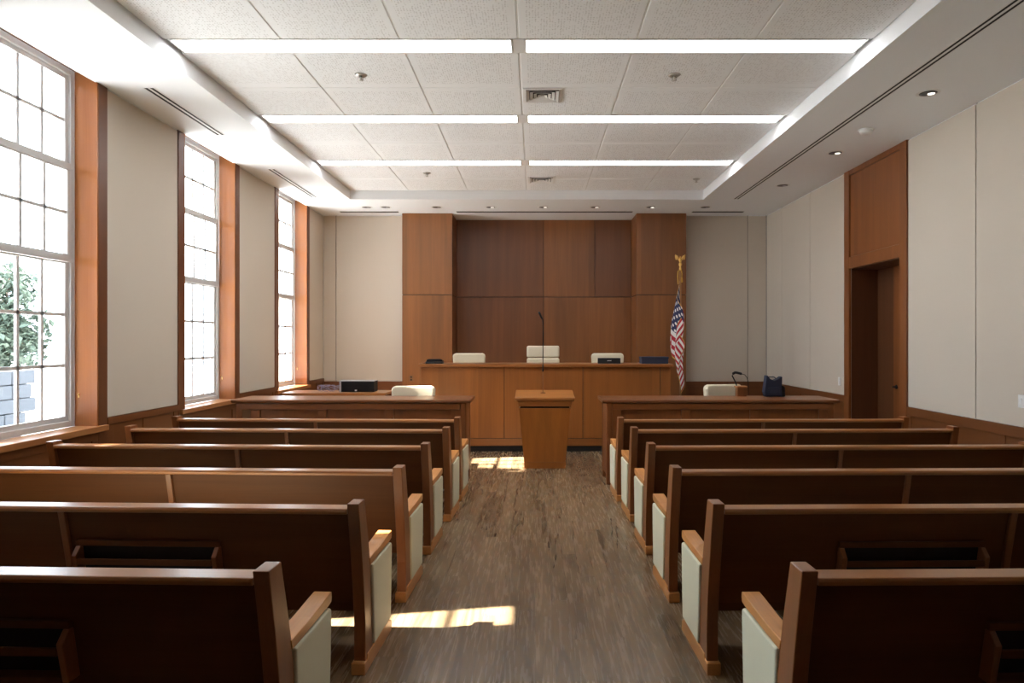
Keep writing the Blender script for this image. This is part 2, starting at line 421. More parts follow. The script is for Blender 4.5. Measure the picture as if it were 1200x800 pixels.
# ------------------------------------------------------------------ left wall
wl = MB()
ys = [YF - .2] + [v for w in WIN for v in w] + [YR + .2]
for i in range(0, len(ys), 2): wl.box(XO, XL, ys[i], ys[i + 1], 0, 4.37)
for a, b2 in WIN: wl.box(XO, XL, a, b2, 0, .85); wl.box(XO, XL, a, b2, 4.14, 4.37)
wl = wl.build('wall_left', 'white'); struct(wl, 'left wall with beige fabric panels between tall windows', 'wall')
cw = .13
pan = [(WIN[0][1] + cw, WIN[1][0] - cw), (WIN[1][1] + cw, WIN[2][0] - cw), (WIN[2][1] + cw, WIN[3][0] - cw), (WIN[3][1] + cw, YB), (YF, WIN[0][0] - cw)]
for a, b2 in pan:
    MB().box(XL, XL + .014, a + .002, b2 - .002, WAIN_L + .002, ZS - .012).build('fabric_panel', 'fabric', wl, bevel=.004)
    w = MB(); w.box(XL, XL + .014, a, b2, .12, WAIN_L - .07); w.box(XL, XL + .03, a, b2, WAIN_L - .07, WAIN_L); w.box(XL, XL + .022, a, b2, 0, .12)
    w.box(XL, XL + .022, a, a + .09, .12, WAIN_L - .07); w.box(XL, XL + .022, b2 - .09, b2, .12, WAIN_L - .07); w.box(XL, XL + .022, (a + b2) / 2 - .045, (a + b2) / 2 + .045, .12, WAIN_L - .07)
    w.build('wainscot', 'wains_y', wl, bevel=.003)

# ------------------------------------------------------------------ windows
def window(n, y0, y1, lab):
    t = sroot(f'window_{n}', lab, 'window')
    ZB, ZH = .88, 4.12
    for a, b2 in ((y0 - cw, y0), (y1, y1 + cw)):
        MB().box(XL, XL + .025, a + .001, b2 - .001, .0, ZS).build('casing', 'case_z', t, bevel=.003)
    for a, b2, c in ((y0, y0 + .018, 1), (y1 - .018, y1, -1)):
        r = MB().box(XG + .02, XL + .022, a, b2, ZB, ZH).build('reveal', 'trim_z', t)
        yk = b2 + .006 if c > 0 else a - .006
        MB().ell((XG + .06, yk, 1.17), (.008, .012, .008)).box(XG + .055, XG + .065, min(yk, yk + c * -.004), max(yk, yk - c * .004), 1.14, 1.18).build('cord_cleat', 'gold', r)
    MB().box(XG + .02, XL, y0, y1, ZH - .0, ZH + .02).build('head_board', 'case_z', t)
    MB().box(XG + .02, XL + .06, y0 - .10, y1 + .10, ZB - .055, ZB).build('window_sill', 'trim_y', t, bevel=.006)
    # apron under the sill
    a = MB(); a.box(XL, XL + .014, y0, y1, .12, ZB - .13); a.box(XL, XL + .024, y0, y1, 0, .12); a.box(XL, XL + .024, y0, y1, ZB - .13, ZB - .055)
    a.box(XL, XL + .024, y0, y0 + .09, .12, ZB - .13); a.box(XL, XL + .024, y1 - .09, y1, .12, ZB - .13)
    a.build('apron_panel', 'wains_y', t, bevel=.003)
    # painted outer frame
    f = MB(); fx0, fx1 = XG - .05, XG + .02; w = .05
    A, B = y0 + .018, y1 - .018
    f.box(fx0, fx1, A, A + w, ZB, ZH); f.box(fx0, fx1, B - w, B, ZB, ZH); f.box(fx0, fx1, A + w, B - w, ZH - w, ZH); f.box(fx0, fx1, A + w, B - w, ZB, ZB + .055)
    f.build('window_frame', 'frame', t, bevel=.004)
    # three sashes, the lowest taller, each with its grid of glazing bars
    A += w; B -= w
    z1, z2 = 2.40, 3.24
    for k, (za, zb, nr, dx) in enumerate(((ZB + .055, z1, 3, -.022), (z1, z2, 2, .0), (z2, ZH - w, 2, -.022))):
        x0, x1 = XG - .018 + dx, XG + .018 + dx
        s = MB(); sw = .042
        s.box(x0, x1, A, A + sw, za, zb); s.box(x0, x1, B - sw, B, za, zb); s.box(x0, x1, A + sw, B - sw, za, za + sw); s.box(x0, x1, A + sw, B - sw, zb - sw, zb)
        for c in range(1, 4):
            yy = A + sw + (B - A - 2 * sw) * c / 4; s.box(x0 + .006, x1 - .006, yy - .014, yy + .014, za + sw, zb - sw)
        for c in range(1, nr):
            zz = za + sw + (zb - za - 2 * sw) * c / nr; s.box(x0 + .006, x1 - .006, A + sw, B - sw, zz - .014, zz + .014)
        so = s.build('sash', 'frame', t)
        MB().box(x0 + .016, x0 + .02, A + sw, B - sw, za + sw, zb - sw).build('glass_pane', 'glass', so)
    for zc in (z1, z2):
        MB().box(XG - .05, XG + .028, A - w + .02, B + w - .02, zc - .028, zc + .028).build('transom_bar', 'frame', t, bevel=.003)
window(1, *WIN[1], 'nearest tall window at the left edge of the photo')
window(2, *WIN[2], 'second tall window on the left wall')
window(3, *WIN[3], 'farthest narrow looking window on the left wall')
window(4, *WIN[0], 'window of the left wall just outside the frame')

# ------------------------------------------------------------------ back wall
wb = MB().box(XO, -2.3, YB, YR + .2, 0, 4.37).box(2.6, XR + .2, YB, YR + .2, 0, 4.37).box(-2.3, 2.6, YR + .02, YR + .2, 0, 4.37).build('wall_back', 'white')
struct(wb, 'far wall with beige fabric panels either side of a wooden recess', 'wall')
for a, b2 in ((XL + .014, -3.78), (-3.78, -2.48), (2.82, 4.04), (4.04, XR - .014)):
    MB().box(a + .005, b2 - .005, YB - .014, YB, WAIN_R + .002, ZS - .012).build('fabric_panel', 'fabric', wb, bevel=.004)
    MB().box(b2 - .006, b2 + .006, YB - .003, YB, WAIN_R, ZS).build('panel_joint', 'seam', wb)
for a, b2 in ((XL + .03, -2.48), (2.82, XR - .03)):
    w = MB(); w.box(a, b2, YB - .014, YB, .12, WAIN_R - .09); w.box(a, b2, YB - .03, YB, WAIN_R - .09, WAIN_R); w.box(a, b2, YB - .022, YB, 0, .12)
    for q in (0, .33, .66, 1): xx = a + (b2 - a - .09) * q; w.box(xx, xx + .09, YB - .022, YB, .12, WAIN_R - .09)
    w.build('wainscot', 'wains_x', wb, bevel=.003)
zs = 2.51
for x0, x1 in ((-2.48, -1.545), (1.895, 2.82)):
    MB().box(x0 + .008, x1 - .008, YC + .008, YR + .02, 0, ZS).build('column_core', 'dark', wb)
    for a, b2 in ((0, zs - .006), (zs + .006, ZS - .004)):
        MB().box(x0, x1, YC, YR + .02, a, b2).build('wood_panel', 'panel', wb, bevel=.003)
MB().box(-1.545, 1.895, YR + .004, YR + .03, 0, ZS).build('recess_backing', 'dark', wb)
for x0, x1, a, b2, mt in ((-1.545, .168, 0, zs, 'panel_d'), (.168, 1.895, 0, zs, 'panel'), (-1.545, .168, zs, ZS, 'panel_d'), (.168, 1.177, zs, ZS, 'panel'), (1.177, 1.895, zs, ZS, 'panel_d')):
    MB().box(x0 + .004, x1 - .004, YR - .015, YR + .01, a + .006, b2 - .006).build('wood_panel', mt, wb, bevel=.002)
t = thing('power_outlet', 'small brown outlet plate low on the left wooden column', 'outlet', (-2.31, YC, .95))
MB().box(-.04, .04, -.008, -.0005, -.06, .06).build('plate', 'bronze', t, bevel=.003)
MB().box(-.015, .015, -.012, -.007, .01, .04).box(-.015, .015, -.012, -.007, -.04, -.01).build('socket', 'dark', t)

# ------------------------------------------------------------------ right wall with door
DY0, DY1, DZ = 8.20, 9.52, 2.66
XD = XR + .35
wr = MB().box(XR, XR + .5, YF - .2, DY0, 0, 4.37).box(XR, XR + .5, DY1, YR + .2, 0, 4.37).box(XR, XR + .5, DY0, DY1, DZ, 4.37).box(XD + .06, XR + .5, DY0, DY1, 0, DZ).build('wall_right', 'white')
struct(wr, 'right wall with tall pale fabric panels either side of a wooden doorway', 'wall')
tw = .15
for a, b2 in ((YF, .6), (.6, 2.1), (2.1, 3.65), (3.65, 5.23), (5.23, 6.81), (6.81, DY0 - tw), (DY1 + tw, 10.92), (10.92, 12.17), (12.17, YB - .014)):
    MB().box(XR - .014, XR, a + .006, b2 - .006, WAIN_R + .002, ZS - .012).build('fabric_panel', 'fabric', wr, bevel=.004)
    MB().box(XR - .003, XR, b2 - .007, b2 + .007, WAIN_R, ZS).build('panel_joint', 'seam', wr)
for a, b2 in ((YF, DY0 - tw), (DY1 + tw, YB)):
    w = MB(); w.box(XR - .014, XR, a, b2, .12, WAIN_R - .1); w.box(XR - .03, XR, a, b2, WAIN_R - .1, WAIN_R); w.box(XR - .022, XR, a, b2, 0, .12)
    n = max(2, round((b2 - a) / .8))
    for q in range(n + 1): yy = a + (b2 - a - .08) * q / n; w.box(XR - .022, XR, yy, yy + .08, .12, WAIN_R - .1)
    w.build('wainscot', 'wains_y', wr, bevel=.003)
dr = sroot('door_1', 'brown wooden door set deep in a tall wooden frame on the right wall', 'door')
for a, b2 in ((DY0 - tw, DY0), (DY1, DY1 + tw)):
    MB().box(XR - .035, XR, a, b2, 0, ZS).build('door_casing', 'door', dr, bevel=.004)
MB().box(XR - .035, XR, DY0, DY1, DZ, 2.82).build('header_rail', 'door', dr, bevel=.004)
MB().box(XR - .03, XR, DY0, DY1, 3.96, ZS).build('top_rail', 'door', dr, bevel=.003)
MB().box(XR - .014, XR, DY0 + .004, DY1 - .004, 2.828, 3.955).build('transom_panel', 'door', dr, bevel=.002)
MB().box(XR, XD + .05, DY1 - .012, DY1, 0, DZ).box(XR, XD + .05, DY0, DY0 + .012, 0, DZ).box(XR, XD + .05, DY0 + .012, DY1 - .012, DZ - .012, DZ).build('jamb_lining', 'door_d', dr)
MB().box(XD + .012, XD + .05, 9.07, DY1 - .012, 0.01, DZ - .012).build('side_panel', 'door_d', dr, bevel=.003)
lf = MB().box(XD, XD + .045, DY0 + .015, 9.065, .012, DZ - .015).build('door_leaf', 'door', dr, bevel=.003)
MB().lathe([(.001, 0), (.028, 0), (.028, .008), (.012, .012), (.012, .05)], seg=16).build('lever_rose', 'black', lf).matrix_local = Matrix.Translation((XD, 8.99, 1.05)) @ Matrix.Rotation(-PI / 2, 4, 'Y')
MB().tube([(XD - .05, 8.995, 1.05), (XD - .055, 8.97, 1.05), (XD - .055, 8.87, 1.048)], .011, 10).build('door_handle', 'black', lf)
for y, z, lab in ((9.85, 1.07, 'white switch plate on the right wall just beyond the doorway'), (6.165, 1.115, 'white switch plate at the right edge of the photo')):
    t = thing('light_switch', lab, 'light switch', (XR - .014, y, z), 0, 'switch plates on the right wall')
    MB().box(-.008, -.0005, -.04, .04, -.06, .06).build('plate', 'wpaint', t, bevel=.003)
    MB().box(-.014, -.007, -.012, .012, -.025, .025).build('rocker', 'white', t, bevel=.002)

# rear wall behind the camera
wq = MB().box(XO, XR + .2, YF - .2, YF, 0, 4.37).build('wall_rear', 'door_d'); struct(wq, 'dark wood panelled wall behind the viewer', 'wall')

# ------------------------------------------------------------------ pews
PL = 3.0
def lean(z, back=True):                    # side profile of the end post (y at height z)
    t = max(0, (z - .25)) / .62
    c = -.115 * t ** 1.25
    return c if back else c + .135 - .03 * max(0, z - .5) / .4
def make_pew(label):
    t = thing('pew', label, 'pew', group='wooden pews')
    h = PL / 2; pw = .058
    zz = [.06, .25, .4, .55, .7, .85, .875]
    prof = [(lean(z), z) for z in zz] + [(lean(z, False), z) for z in zz[::-1]]
    for s in (-1, 1):
        a, b2 = sorted((s * h, s * (h - pw)))
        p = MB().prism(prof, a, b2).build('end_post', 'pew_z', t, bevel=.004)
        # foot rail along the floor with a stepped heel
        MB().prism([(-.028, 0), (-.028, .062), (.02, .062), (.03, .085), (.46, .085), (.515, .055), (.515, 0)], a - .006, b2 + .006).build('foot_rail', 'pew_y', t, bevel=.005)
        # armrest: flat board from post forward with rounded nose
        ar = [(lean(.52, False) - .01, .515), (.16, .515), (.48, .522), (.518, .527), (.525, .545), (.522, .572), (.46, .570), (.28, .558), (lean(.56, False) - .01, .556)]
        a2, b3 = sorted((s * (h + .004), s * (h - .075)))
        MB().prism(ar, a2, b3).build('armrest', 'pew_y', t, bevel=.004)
        # wooden end panel behind the cream pad
        a3, b4 = sorted((s * (h - .014), s * (h - .05)))
        e = MB().prism([(lean(.3, False) - .01, .086), (.46, .086), (.49, .516), (lean(.5, False) - .01, .516)], a3, b4).build('end_panel', 'pew_z', t)
        a4, b5 = sorted((s * (h - .013), s * (h + .012)))
        MB().prism([(lean(.3, False) + .003, .09), (.475, .09), (.49, .30), (.500, .50), (.488, .514), (lean(.5, False) + .003, .513)], a4, b5).build('side_pad', 'cream', t, bevel=.01, seg=3)
        a6, b6 = sorted((s * (h - .051), s * (h - .068)))
        MB().prism([(.12, .38), (.45, .36), (.47, .51), (.10, .51)], a6, b6).build('inner_pad', 'cream', t, bevel=.006)
    x0, x1 = -h + pw, h - pw
    def board(za, zb, o0, o1, n=6):
        z = [za + (zb - za) * i / n for i in range(n + 1)]
        return [(lean(q) + o0, q) for q in z] + [(lean(q) + o1, q) for q in z[::-1]]
    br = MB()
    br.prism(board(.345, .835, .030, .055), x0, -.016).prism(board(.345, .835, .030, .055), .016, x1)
    br.build('backrest', 'pew_shade_x', t)
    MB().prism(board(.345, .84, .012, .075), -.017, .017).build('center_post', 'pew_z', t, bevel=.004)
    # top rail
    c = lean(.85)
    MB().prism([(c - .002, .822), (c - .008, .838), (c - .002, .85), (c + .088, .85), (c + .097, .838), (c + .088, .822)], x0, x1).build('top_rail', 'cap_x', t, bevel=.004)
    MB().prism([(lean(.2) + .03, .30), (lean(.2) + .03, .345), (.14, .345), (.46, .36), (.47, .345), (.46, .30), (.43, .31), (.14, .315)], x0, x1).build('seat', 'pew_shade_x', t)
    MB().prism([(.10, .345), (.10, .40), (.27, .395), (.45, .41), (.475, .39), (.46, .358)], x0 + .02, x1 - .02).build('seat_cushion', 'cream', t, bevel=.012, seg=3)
    m = MB().prism([(.02, .0), (.02, .30), (.42, .31), (.36, .0)], -.02, .02); m.build('center_leg', 'pew_z', t)
    return t
pew0 = make_pew('x')
def book_rack(parent, xc):
    r = bpy.data.objects.new('book_rack', None); COL.objects.link(r); r.parent = parent; r.empty_display_size = .1
    w = .365
    def yb(z): return lean(z) + .029
    # frame plate on the back, side cheeks, bottom shelf and front lip
    b = MB(); b.prism([(yb(.64), .64), (yb(.67), .67), (yb(.67) - .022, .67), (yb(.64) - .022, .64)], xc - w, xc + w)
    b.build('rack_top_bar', 'pew_shade_x', r, bevel=.003)
    for s in (-1, 1):
        x = xc + s * (w - .012)
        MB().prism([(yb(.45), .45), (yb(.64), .64), (yb(.64) - .022, .64), (yb(.60) - .065, .60), (yb(.45) - .06, .45)], x - .012, x + .012).build('rack_cheek', 'pew_z', r, bevel=.003)
    MB().prism([(yb(.455), .45), (yb(.455), .468), (yb(.455) - .062, .468), (yb(.455) - .062, .45)], xc - w + .024, xc + w - .024).build('rack_shelf', 'pew_shade_x', r)
    MB().prism([(yb(.58) - .066, .555), (yb(.58) - .066, .585), (yb(.58) - .052, .585), (yb(.58) - .052, .555)], xc - w + .024, xc + w - .024).build('rack_lip', 'pew_shade_x', r, bevel=.003)
    MB().prism([(yb(.47) + .002, .468), (yb(.64) + .002, .64), (yb(.64) - .004, .64), (yb(.47) - .004, .468)], xc - w + .024, xc + w - .024).build('rack_back', 'dark', r)
PY = [2.46, 3.42, 4.36, 5.33, 6.29, 7.08]
RX = [.915, .86, .855, .865, .875, .85]
LX = [.91, .85, .825, .815, .78, .768]
rown = ['nearest', 'second', 'third', 'fourth', 'fifth', 'farthest']
first = True
for i in range(6):
    for side in ('left', 'right'):
        rz = -.036 if side == 'left' else .018
        s = -1 if side == 'left' else 1
        a = (LX if side == 'left' else RX)[i]
        cx = s * (a + PL / 2 * math.cos(rz)); cy = PY[i] + s * PL / 2 * math.sin(rz)
        nm = {'nearest': 'nearest to the camera', 'farthest': 'farthest, next to the counsel table'}.get(rown[i], f'{rown[i]} from the camera')
        lab = f'wooden pew {side} of the aisle, {nm}'
        if i < 2: lab += ', with a book rack'
        if first: p = pew0; p.location = (cx, cy, 0); p.rotation_euler = (0, 0, rz); p['label'] = lab; first = False
        else: p = dup(pew0, (cx, cy, 0), rz, lab, 'wooden pews', skip=('book_rack',))
        if i < 2:
            # racks sit left / right of the middle post
            want = {('left', 0): -2.02, ('left', 1): -1.93, ('right', 0): 1.97, ('right', 1): 1.87}[(side, i)]
            book_rack(p, want - cx)

# ------------------------------------------------------------------ lectern
t = thing('lectern', 'freestanding wooden lectern tapering towards the floor in the aisle', 'lectern', (.127, 8.85, 0))
def taper(m, w0, w1, y0a, y1a, y0b, y1b, z0, z1):
    vs = [m.bm.verts.new(p) for p in ((-w0, y0a, z0), (w0, y0a, z0), (w0, y1a, z0), (-w0, y1a, z0), (-w1, y0b, z1), (w1, y0b, z1), (w1, y1b, z1), (-w1, y1b, z1))]
    for f in ((3, 2, 1, 0), (4, 5, 6, 7), (0, 1, 5, 4), (1, 2, 6, 5), (2, 3, 7, 6), (3, 0, 4, 7)): m.bm.faces.new([vs[k] for k in f])
    return m
taper(MB(), .265, .272, 0, .42, 0, .42, 0, .085).build('base', 'lect', t, bevel=.004)
taper(MB(), .268, .335, .006, .41, -.05, .46, .085, .79).build('body', 'lect', t, bevel=.004)
taper(MB(), .315, .315, -.035, .45, -.035, .45, .79, .81).build('shadow_gap', 'dark', t)
taper(MB(), .338, .352, -.055, .465, -.065, .475, .81, .885).build('neck', 'lect_x', t, bevel=.004)
m = MB(); m.prism([(-.085, .885), (-.09, .925), (-.08, .93), (.48, .985), (.495, .975), (.495, .945), (.44, .885)], -.385, .385); m.build('top', 'lect_x', t, bevel=.006)
# microphone on the lectern
t = thing('microphone', 'tall thin black gooseneck microphone rising above the lectern', 'microphone', (.105, 9.05, .963))
MB().lathe([(.001, 0), (.035, 0), (.035, .008), (.012, .014), (.001, .014)]).build('base', 'bronze', t)
MB().tube([(0, 0, .012), (0, 0, .29)], .0045).build('rod', 'bronze', t)
MB().lathe([(.001, .285), (.010, .285), (.012, .30), (.009, .37), (.006, .385), (.001, .385)]).build('handle', 'black', t)
MB().tube([(0, 0, .38), (0, 0, .80), (.0, 0, .93), (-.005, -.005, .98), (-.016, -.012, 1.015), (-.03, -.02, 1.025)], .0055, 8).build('gooseneck', 'black', t)
MB().tube([(-.012, -.008, .985), (-.028, -.018, 1.02), (-.042, -.028, 1.05), (-.055, -.035, 1.075)], .013, 10).build('mic_head', 'black', t)

# ------------------------------------------------------------------ judge's bench
bn = thing('judge_bench', "long tall wooden judge's bench with flat veneer panels", 'bench', (.15, 10.2, 0))
X0, X1 = -1.86, 1.88
MB().box(X0 - .03, X1 + .03, -.06, .62, 1.265, 1.31).build('top', 'bench_x', bn, bevel=.005)
MB().box(X0 + .02, X1 - .02, .012, .40, 0, 1.265).build('core', 'dark', bn)
for a, b2 in ((X0, -.61), (-.61, .565), (.565, 1.72), (1.72, X1)):
    MB().box(a + .004, b2 - .004, 0, .03, .20, 1.26).build('front_panel', 'bench', bn, bevel=.003)
MB().box(X0, X0 + .03, .034, .42, .20, 1.26).box(X1 - .03, X1, .034, .42, .2, 1.26).build('side_panel', 'bench', bn, bevel=.003)
MB().box(X0, X1, .0, .03, .085, .193).build('plinth', 'bench_x', bn, bevel=.003)
MB().box(X0 + .01, X1 - .01, .02, .04, 0, .085).build('toe_kick', 'dark', bn)

# objects on the bench
ZBN = 1.31
t = thing('desk_phone', 'low black device at the left end of the bench top', 'telephone', (-1.52, 10.32, ZBN))
MB().prism([(-.07, 0), (-.07, .018), (.06, .045), (.08, .042), (.08, 0)], -.13, .13).build('body', 'black', t, bevel=.006)
MB().tube([(-.115, .0, .045), (-.09, .0, .056), (.09, .0, .056), (.115, .0, .045)], .015, 10).build('handset', 'black', t)
t = thing('document_box', 'black box in front of the right chair on the bench', 'box', (1.12, 10.33, ZBN))
MB().prism([(-.04, 0), (-.03, .085), (.03, .085), (.05, 0)], -.17, .17).build('body', 'black', t, bevel=.006)
MB().box(-.03, .03, -.039, -.034, .04, .05).build('badge', 'silver', t)
t = thing('record_box', 'navy blue box at the right end of the bench top', 'box', (1.80, 10.35, ZBN))
MB().box(-.20, .20, -.12, .12, 0, .085).build('box_body', 'navy', t, bevel=.01)
MB().box(-.205, .205, -.125, .125, .075, .105).build('lid', 'navy', t, bevel=.006)

# ------------------------------------------------------------------ chairs
def chair(name, label, loc, rz, top, w, two, z0=0):
    """cream leather office chair; top = height of backrest top above its floor"""
    t = thing(name, label, 'chair', loc, rz, 'cream leather chairs')
    hw = w / 2
    bz = top
    # backrest facing +y is its rear... sitter looks towards -y
    def pad(z0, z1, y, bulge):
        m = MB(); n = 8
        vs = []
        for i in range(n + 1):
            u = i / n * 2 - 1
            for j in range(6):
                v = j / 5
                pass
        m.box(-hw, hw, y, y + .09, z0, z1)
        return m
    if two:
        s = bz - .20
        pad(s + .004, bz, .24, .02).build('headrest', 'leather', t, bevel=.03, seg=4)
        pad(.50, s - .004, .235, .02).build('backrest', 'leather', t, bevel=.03, seg=4)
    else:
        m = MB().prism([(-hw + .03, .50), (-hw, bz - .05), (-hw + .012, bz - .014), (-hw + .05, bz), (hw - .05, bz), (hw - .012, bz - .014), (hw, bz - .05), (hw - .03, .50)], .24, .34, 'Y')
        m.build('backrest', 'leather', t, bevel=.028, seg=4)
    MB().box(-hw + .01, hw - .01, -.27, .25, .42, .52).build('seat', 'leather', t, bevel=.035, seg=4)
    MB().box(-.05, .05, .20, .30, .37, .60).build('back_bracket', 'black', t, bevel=.006)
    for s in (-1, 1):
        MB().tube([(s * (hw + .01), .26, .62), (s * (hw + .035), .20, .68), (s * (hw + .035), -.12, .68), (s * (hw + .03), -.19, .62), (s * (hw - .02), -.16, .43)], .02, 8).build('armrest', 'leather', t)
    MB().tube([(0, 0, .09), (0, 0, .42)], .028, 12).build('gas_lift', 'black', t)
    m = MB()
    for k in range(5):
        a = 2 * PI * k / 5 + .3
        m.tube([(0, 0, .11), (.28 * math.cos(a), .28 * math.sin(a), .075)], .025, 8, r1=.016)
        m.ell((.28 * math.cos(a), .28 * math.sin(a), .031), (.031, .031, .031))
    m.build('star_base', 'black', t)
    return t
chair('judge_chair', 'cream leather chair with two back cushions at the middle of the bench', (.135, 11.17, .30), 0, 1.27, .545, True)
chair('judge_chair', 'cream leather chair at the left of the bench', (-1.105, 11.17, .30), 0, 1.145, .545, False)
chair('judge_chair', 'cream leather chair at the right of the bench behind the black box', (1.215, 11.17, .30), 0, 1.145, .545, False)
chair('counsel_chair', 'cream leather chair behind the left counsel table', (-1.53, 8.89, 0), PI, 1.09, .545, False)
chair('counsel_chair', 'cream leather chair behind the right counsel table near the flag', (2.325, 9.02, 0), PI + .28, 1.10, .53, False)

# ------------------------------------------------------------------ counsel tables
def counsel(label, x0, x1, gap_left):
    t = thing('counsel_table', label, 'table', ((x0 + x1) / 2, 7.88, 0), 0, 'panelled counsel tables')
    h = (x1 - x0) / 2; Z = .98
    MB().prism([(-.03, Z - .028), (-.035, Z - .012), (-.03, Z), (.55, Z), (.56, Z - .012), (.55, Z - .04), (-.01, Z - .04)], -h, h).build('tabletop', 'table_x', t, bevel=.004)
    MB().box(-h + .12, h - .12, -.008, .03, Z - .115, Z - .045).build('apron', 'table_x', t, bevel=.004)
    for s in (-1, 1):
        for y in (.0, .45):
            a, b2 = sorted((s * (h - .05), s * (h - .12)))
            MB().box(a, b2, y, y + .07, 0, Z - .04).build('leg', 'table_z', t, bevel=.005)
        a, b2 = sorted((s * (h - .055), s * (h - .075)))
        MB().box(a, b2, .07, .45, .10, Z - .045).build('end_panel', 'table_z', t)
    MB().box(-h + .12, h - .12, .46, .50, Z - .14, Z - .042).build('back_rail', 'table_x', t)
    xs0 = -h + (.22 if gap_left else .12); xs1 = h - .12
    n = 3; sw = .10; pw = (xs1 - xs0 - sw * (n + 1)) / n
    m = MB()
    for k in range(n + 1): m.box(xs0 + k * (pw + sw), xs0 + k * (pw + sw) + sw, .002, .045, .10, Z - .116)
    m.box(xs0, xs1, .002, .045, .05, .10)
    m.build('panel_frame', 'table_z', t, bevel=.003)
    for k in range(n):
        a = xs0 + sw + k * (pw + sw); MB().box(a, a + pw, .032, .042, .10, Z - .116).build('front_panel', 'table_z', t)
    return t
counsel('panelled wooden counsel table left of the aisle', -3.50, -.745, True)
counsel('panelled wooden counsel table right of the aisle', .775, 3.50, False)

# clerk desk behind the left counsel table
t = thing('clerk_desk', 'low desk behind the left counsel table under the black box', 'desk', (-2.95, 10.3, 0))
MB().box(-.76, .76, -.30, .30, .855, .89).build('desktop', 'cap_x', t, bevel=.004)
for sx in (-1, 1):
    for sy in (-1, 1): MB().box(sx * .70 - .03, sx * .70 + .03, sy * .25 - .03, sy * .25 + .03, 0, .855).build('leg', 'table_z', t, bevel=.004)
MB().box(-.67, .67, .235, .255, .35, .85).build('modesty_panel', 'table_x', t)
t = thing('console_box', 'black fronted box with silver edge on the desk near the far left corner', 'box', (-2.66, 10.22, .89))
MB().box(-.255, .255, -.02, .22, 0, .165).build('case', 'black', t, bevel=.006)
MB().box(-.262, -.236, -.03, .20, 0, .168).box(-.236, .255, -.026, .20, .158, .168).build('bezel', 'silver', t)
MB().box(-.23, .25, -.028, -.018, .008, .152).build('front_face', 'black', t, bevel=.004)
MB().box(-.03, .0, -.032, -.027, .015, .035).build('logo', 'label', t)
t = thing('cable_bundle', 'pale tangle of cable left of the black fronted box', 'cable', (-3.10, 10.15, .89))
random.seed(3)
for k in range(3):
    pts = []
    for i in range(40):
        a = i / 25 * 2 * PI * (1.1 + .3 * k); r = .07 + .02 * k
        pts.append((r * math.cos(a) * 1.3 + .05 * k - .04, r * .6 * math.sin(a), 0.006 + .10 * abs(math.sin(a * .7 + k))))
    MB().tube(pts, .003, 6).build('cable_loop', 'cable', t)

# bag and desk microphone on the right counsel table
t = thing('bag', 'dark navy cloth bag with two pointed corners standing on right table', 'bag', (2.90, 8.33, .98))
m = MB()
outl = [(-.10, 0), (-.115, .06), (-.10, .16), (-.088, .255), (-.078, .258), (-.045, .215), (.0, .195), (.05, .215), (.09, .245), (.10, .24), (.095, .13), (.10, 0)]
m.prism(outl, -.05, .05, 'Y'); m.build('bag_body', 'navy', t, bevel=.012, seg=3)
MB().prism([(-.07, .02), (-.075, .11), (.06, .12), (.065, .02)], -.066, -.048, 'Y').build('front_pocket', 'navy', t, bevel=.008)
MB().prism([(.095, 0), (.10, .14), (.135, .115), (.14, 0)], -.045, .055, 'Y').build('side_pocket', 'black', t, bevel=.01)
MB().tube([(-.05, .03, .21), (-.03, .045, .235), (.03, .045, .235), (.05, .03, .215)], .006, 8).build('carry_strap', 'navy', t)
t = thing('microphone', 'black gooseneck desk microphone on a small wooden box near the navy bag', 'microphone', (2.52, 8.36, .98))
MB().box(-.055, .055, -.05, .05, 0, .105).build('box_base', 'table_z', t, bevel=.003)
MB().box(-.065, .065, -.06, .06, .105, .125).build('box_top', 'cap_x', t, bevel=.003)
MB().tube([(-.05, 0, .125), (-.06, 0, .16), (-.085, 0, .21), (-.105, 0, .25), (-.10, 0, .275), (-.07, 0, .29)], .008, 8).build('gooseneck', 'black', t)
MB().tube([(-.10, 0, .272), (-.07, 0, .29), (-.03, 0, .283), (.01, 0, .272)], .016, 10).build('mic_head', 'black', t)
MB().tube([(.01, 0, .272), (.05, .01, .262), (.08, .02, .23), (.10, .03, .17), (.105, .035, .01)], .004, 6).build('mic_cable', 'black', t)

# ------------------------------------------------------------------ flag
FX, FY = 2.49, 11.7
t = thing('flag', 'drooping red, white and blue flag with gold fringe on an eagle topped pole', 'flag', (FX, FY, 0))
MB().lathe([(.001, 0), (.17, 0), (.17, .02), (.10, .05), (.03, .09), (.028, .16), (.001, .16)]).build('base', 'gold', t)
MB().tube([(0, 0, .15), (0, 0, 2.86)], .0155, 12).build('pole', 'pole', t)
e = MB().lathe([(.001, 2.85), (.02, 2.85), (.022, 2.89), (.012, 2.92), (.026, 2.95), (.026, 2.975), (.012, 3.0), (.001, 3.0)])
e.ell((0, 0, 3.035), (.024, .024, .05)); e.ell((-.004, -.02, 3.085), (.014, .018, .016))
e.ell((0, -.043, 3.082), (.005, .010, .005), sub=1)
for s in (-1, 1):
    e.ell((s * .045, .005, 3.075), (.022, .010, .052), Matrix.Rotation(s * .45, 3, 'Y'))
    e.ell((s * .075, .008, 3.085), (.015, .008, .050), Matrix.Rotation(s * .15, 3, 'Y'))
e.build('eagle_finial', 'gold', t)
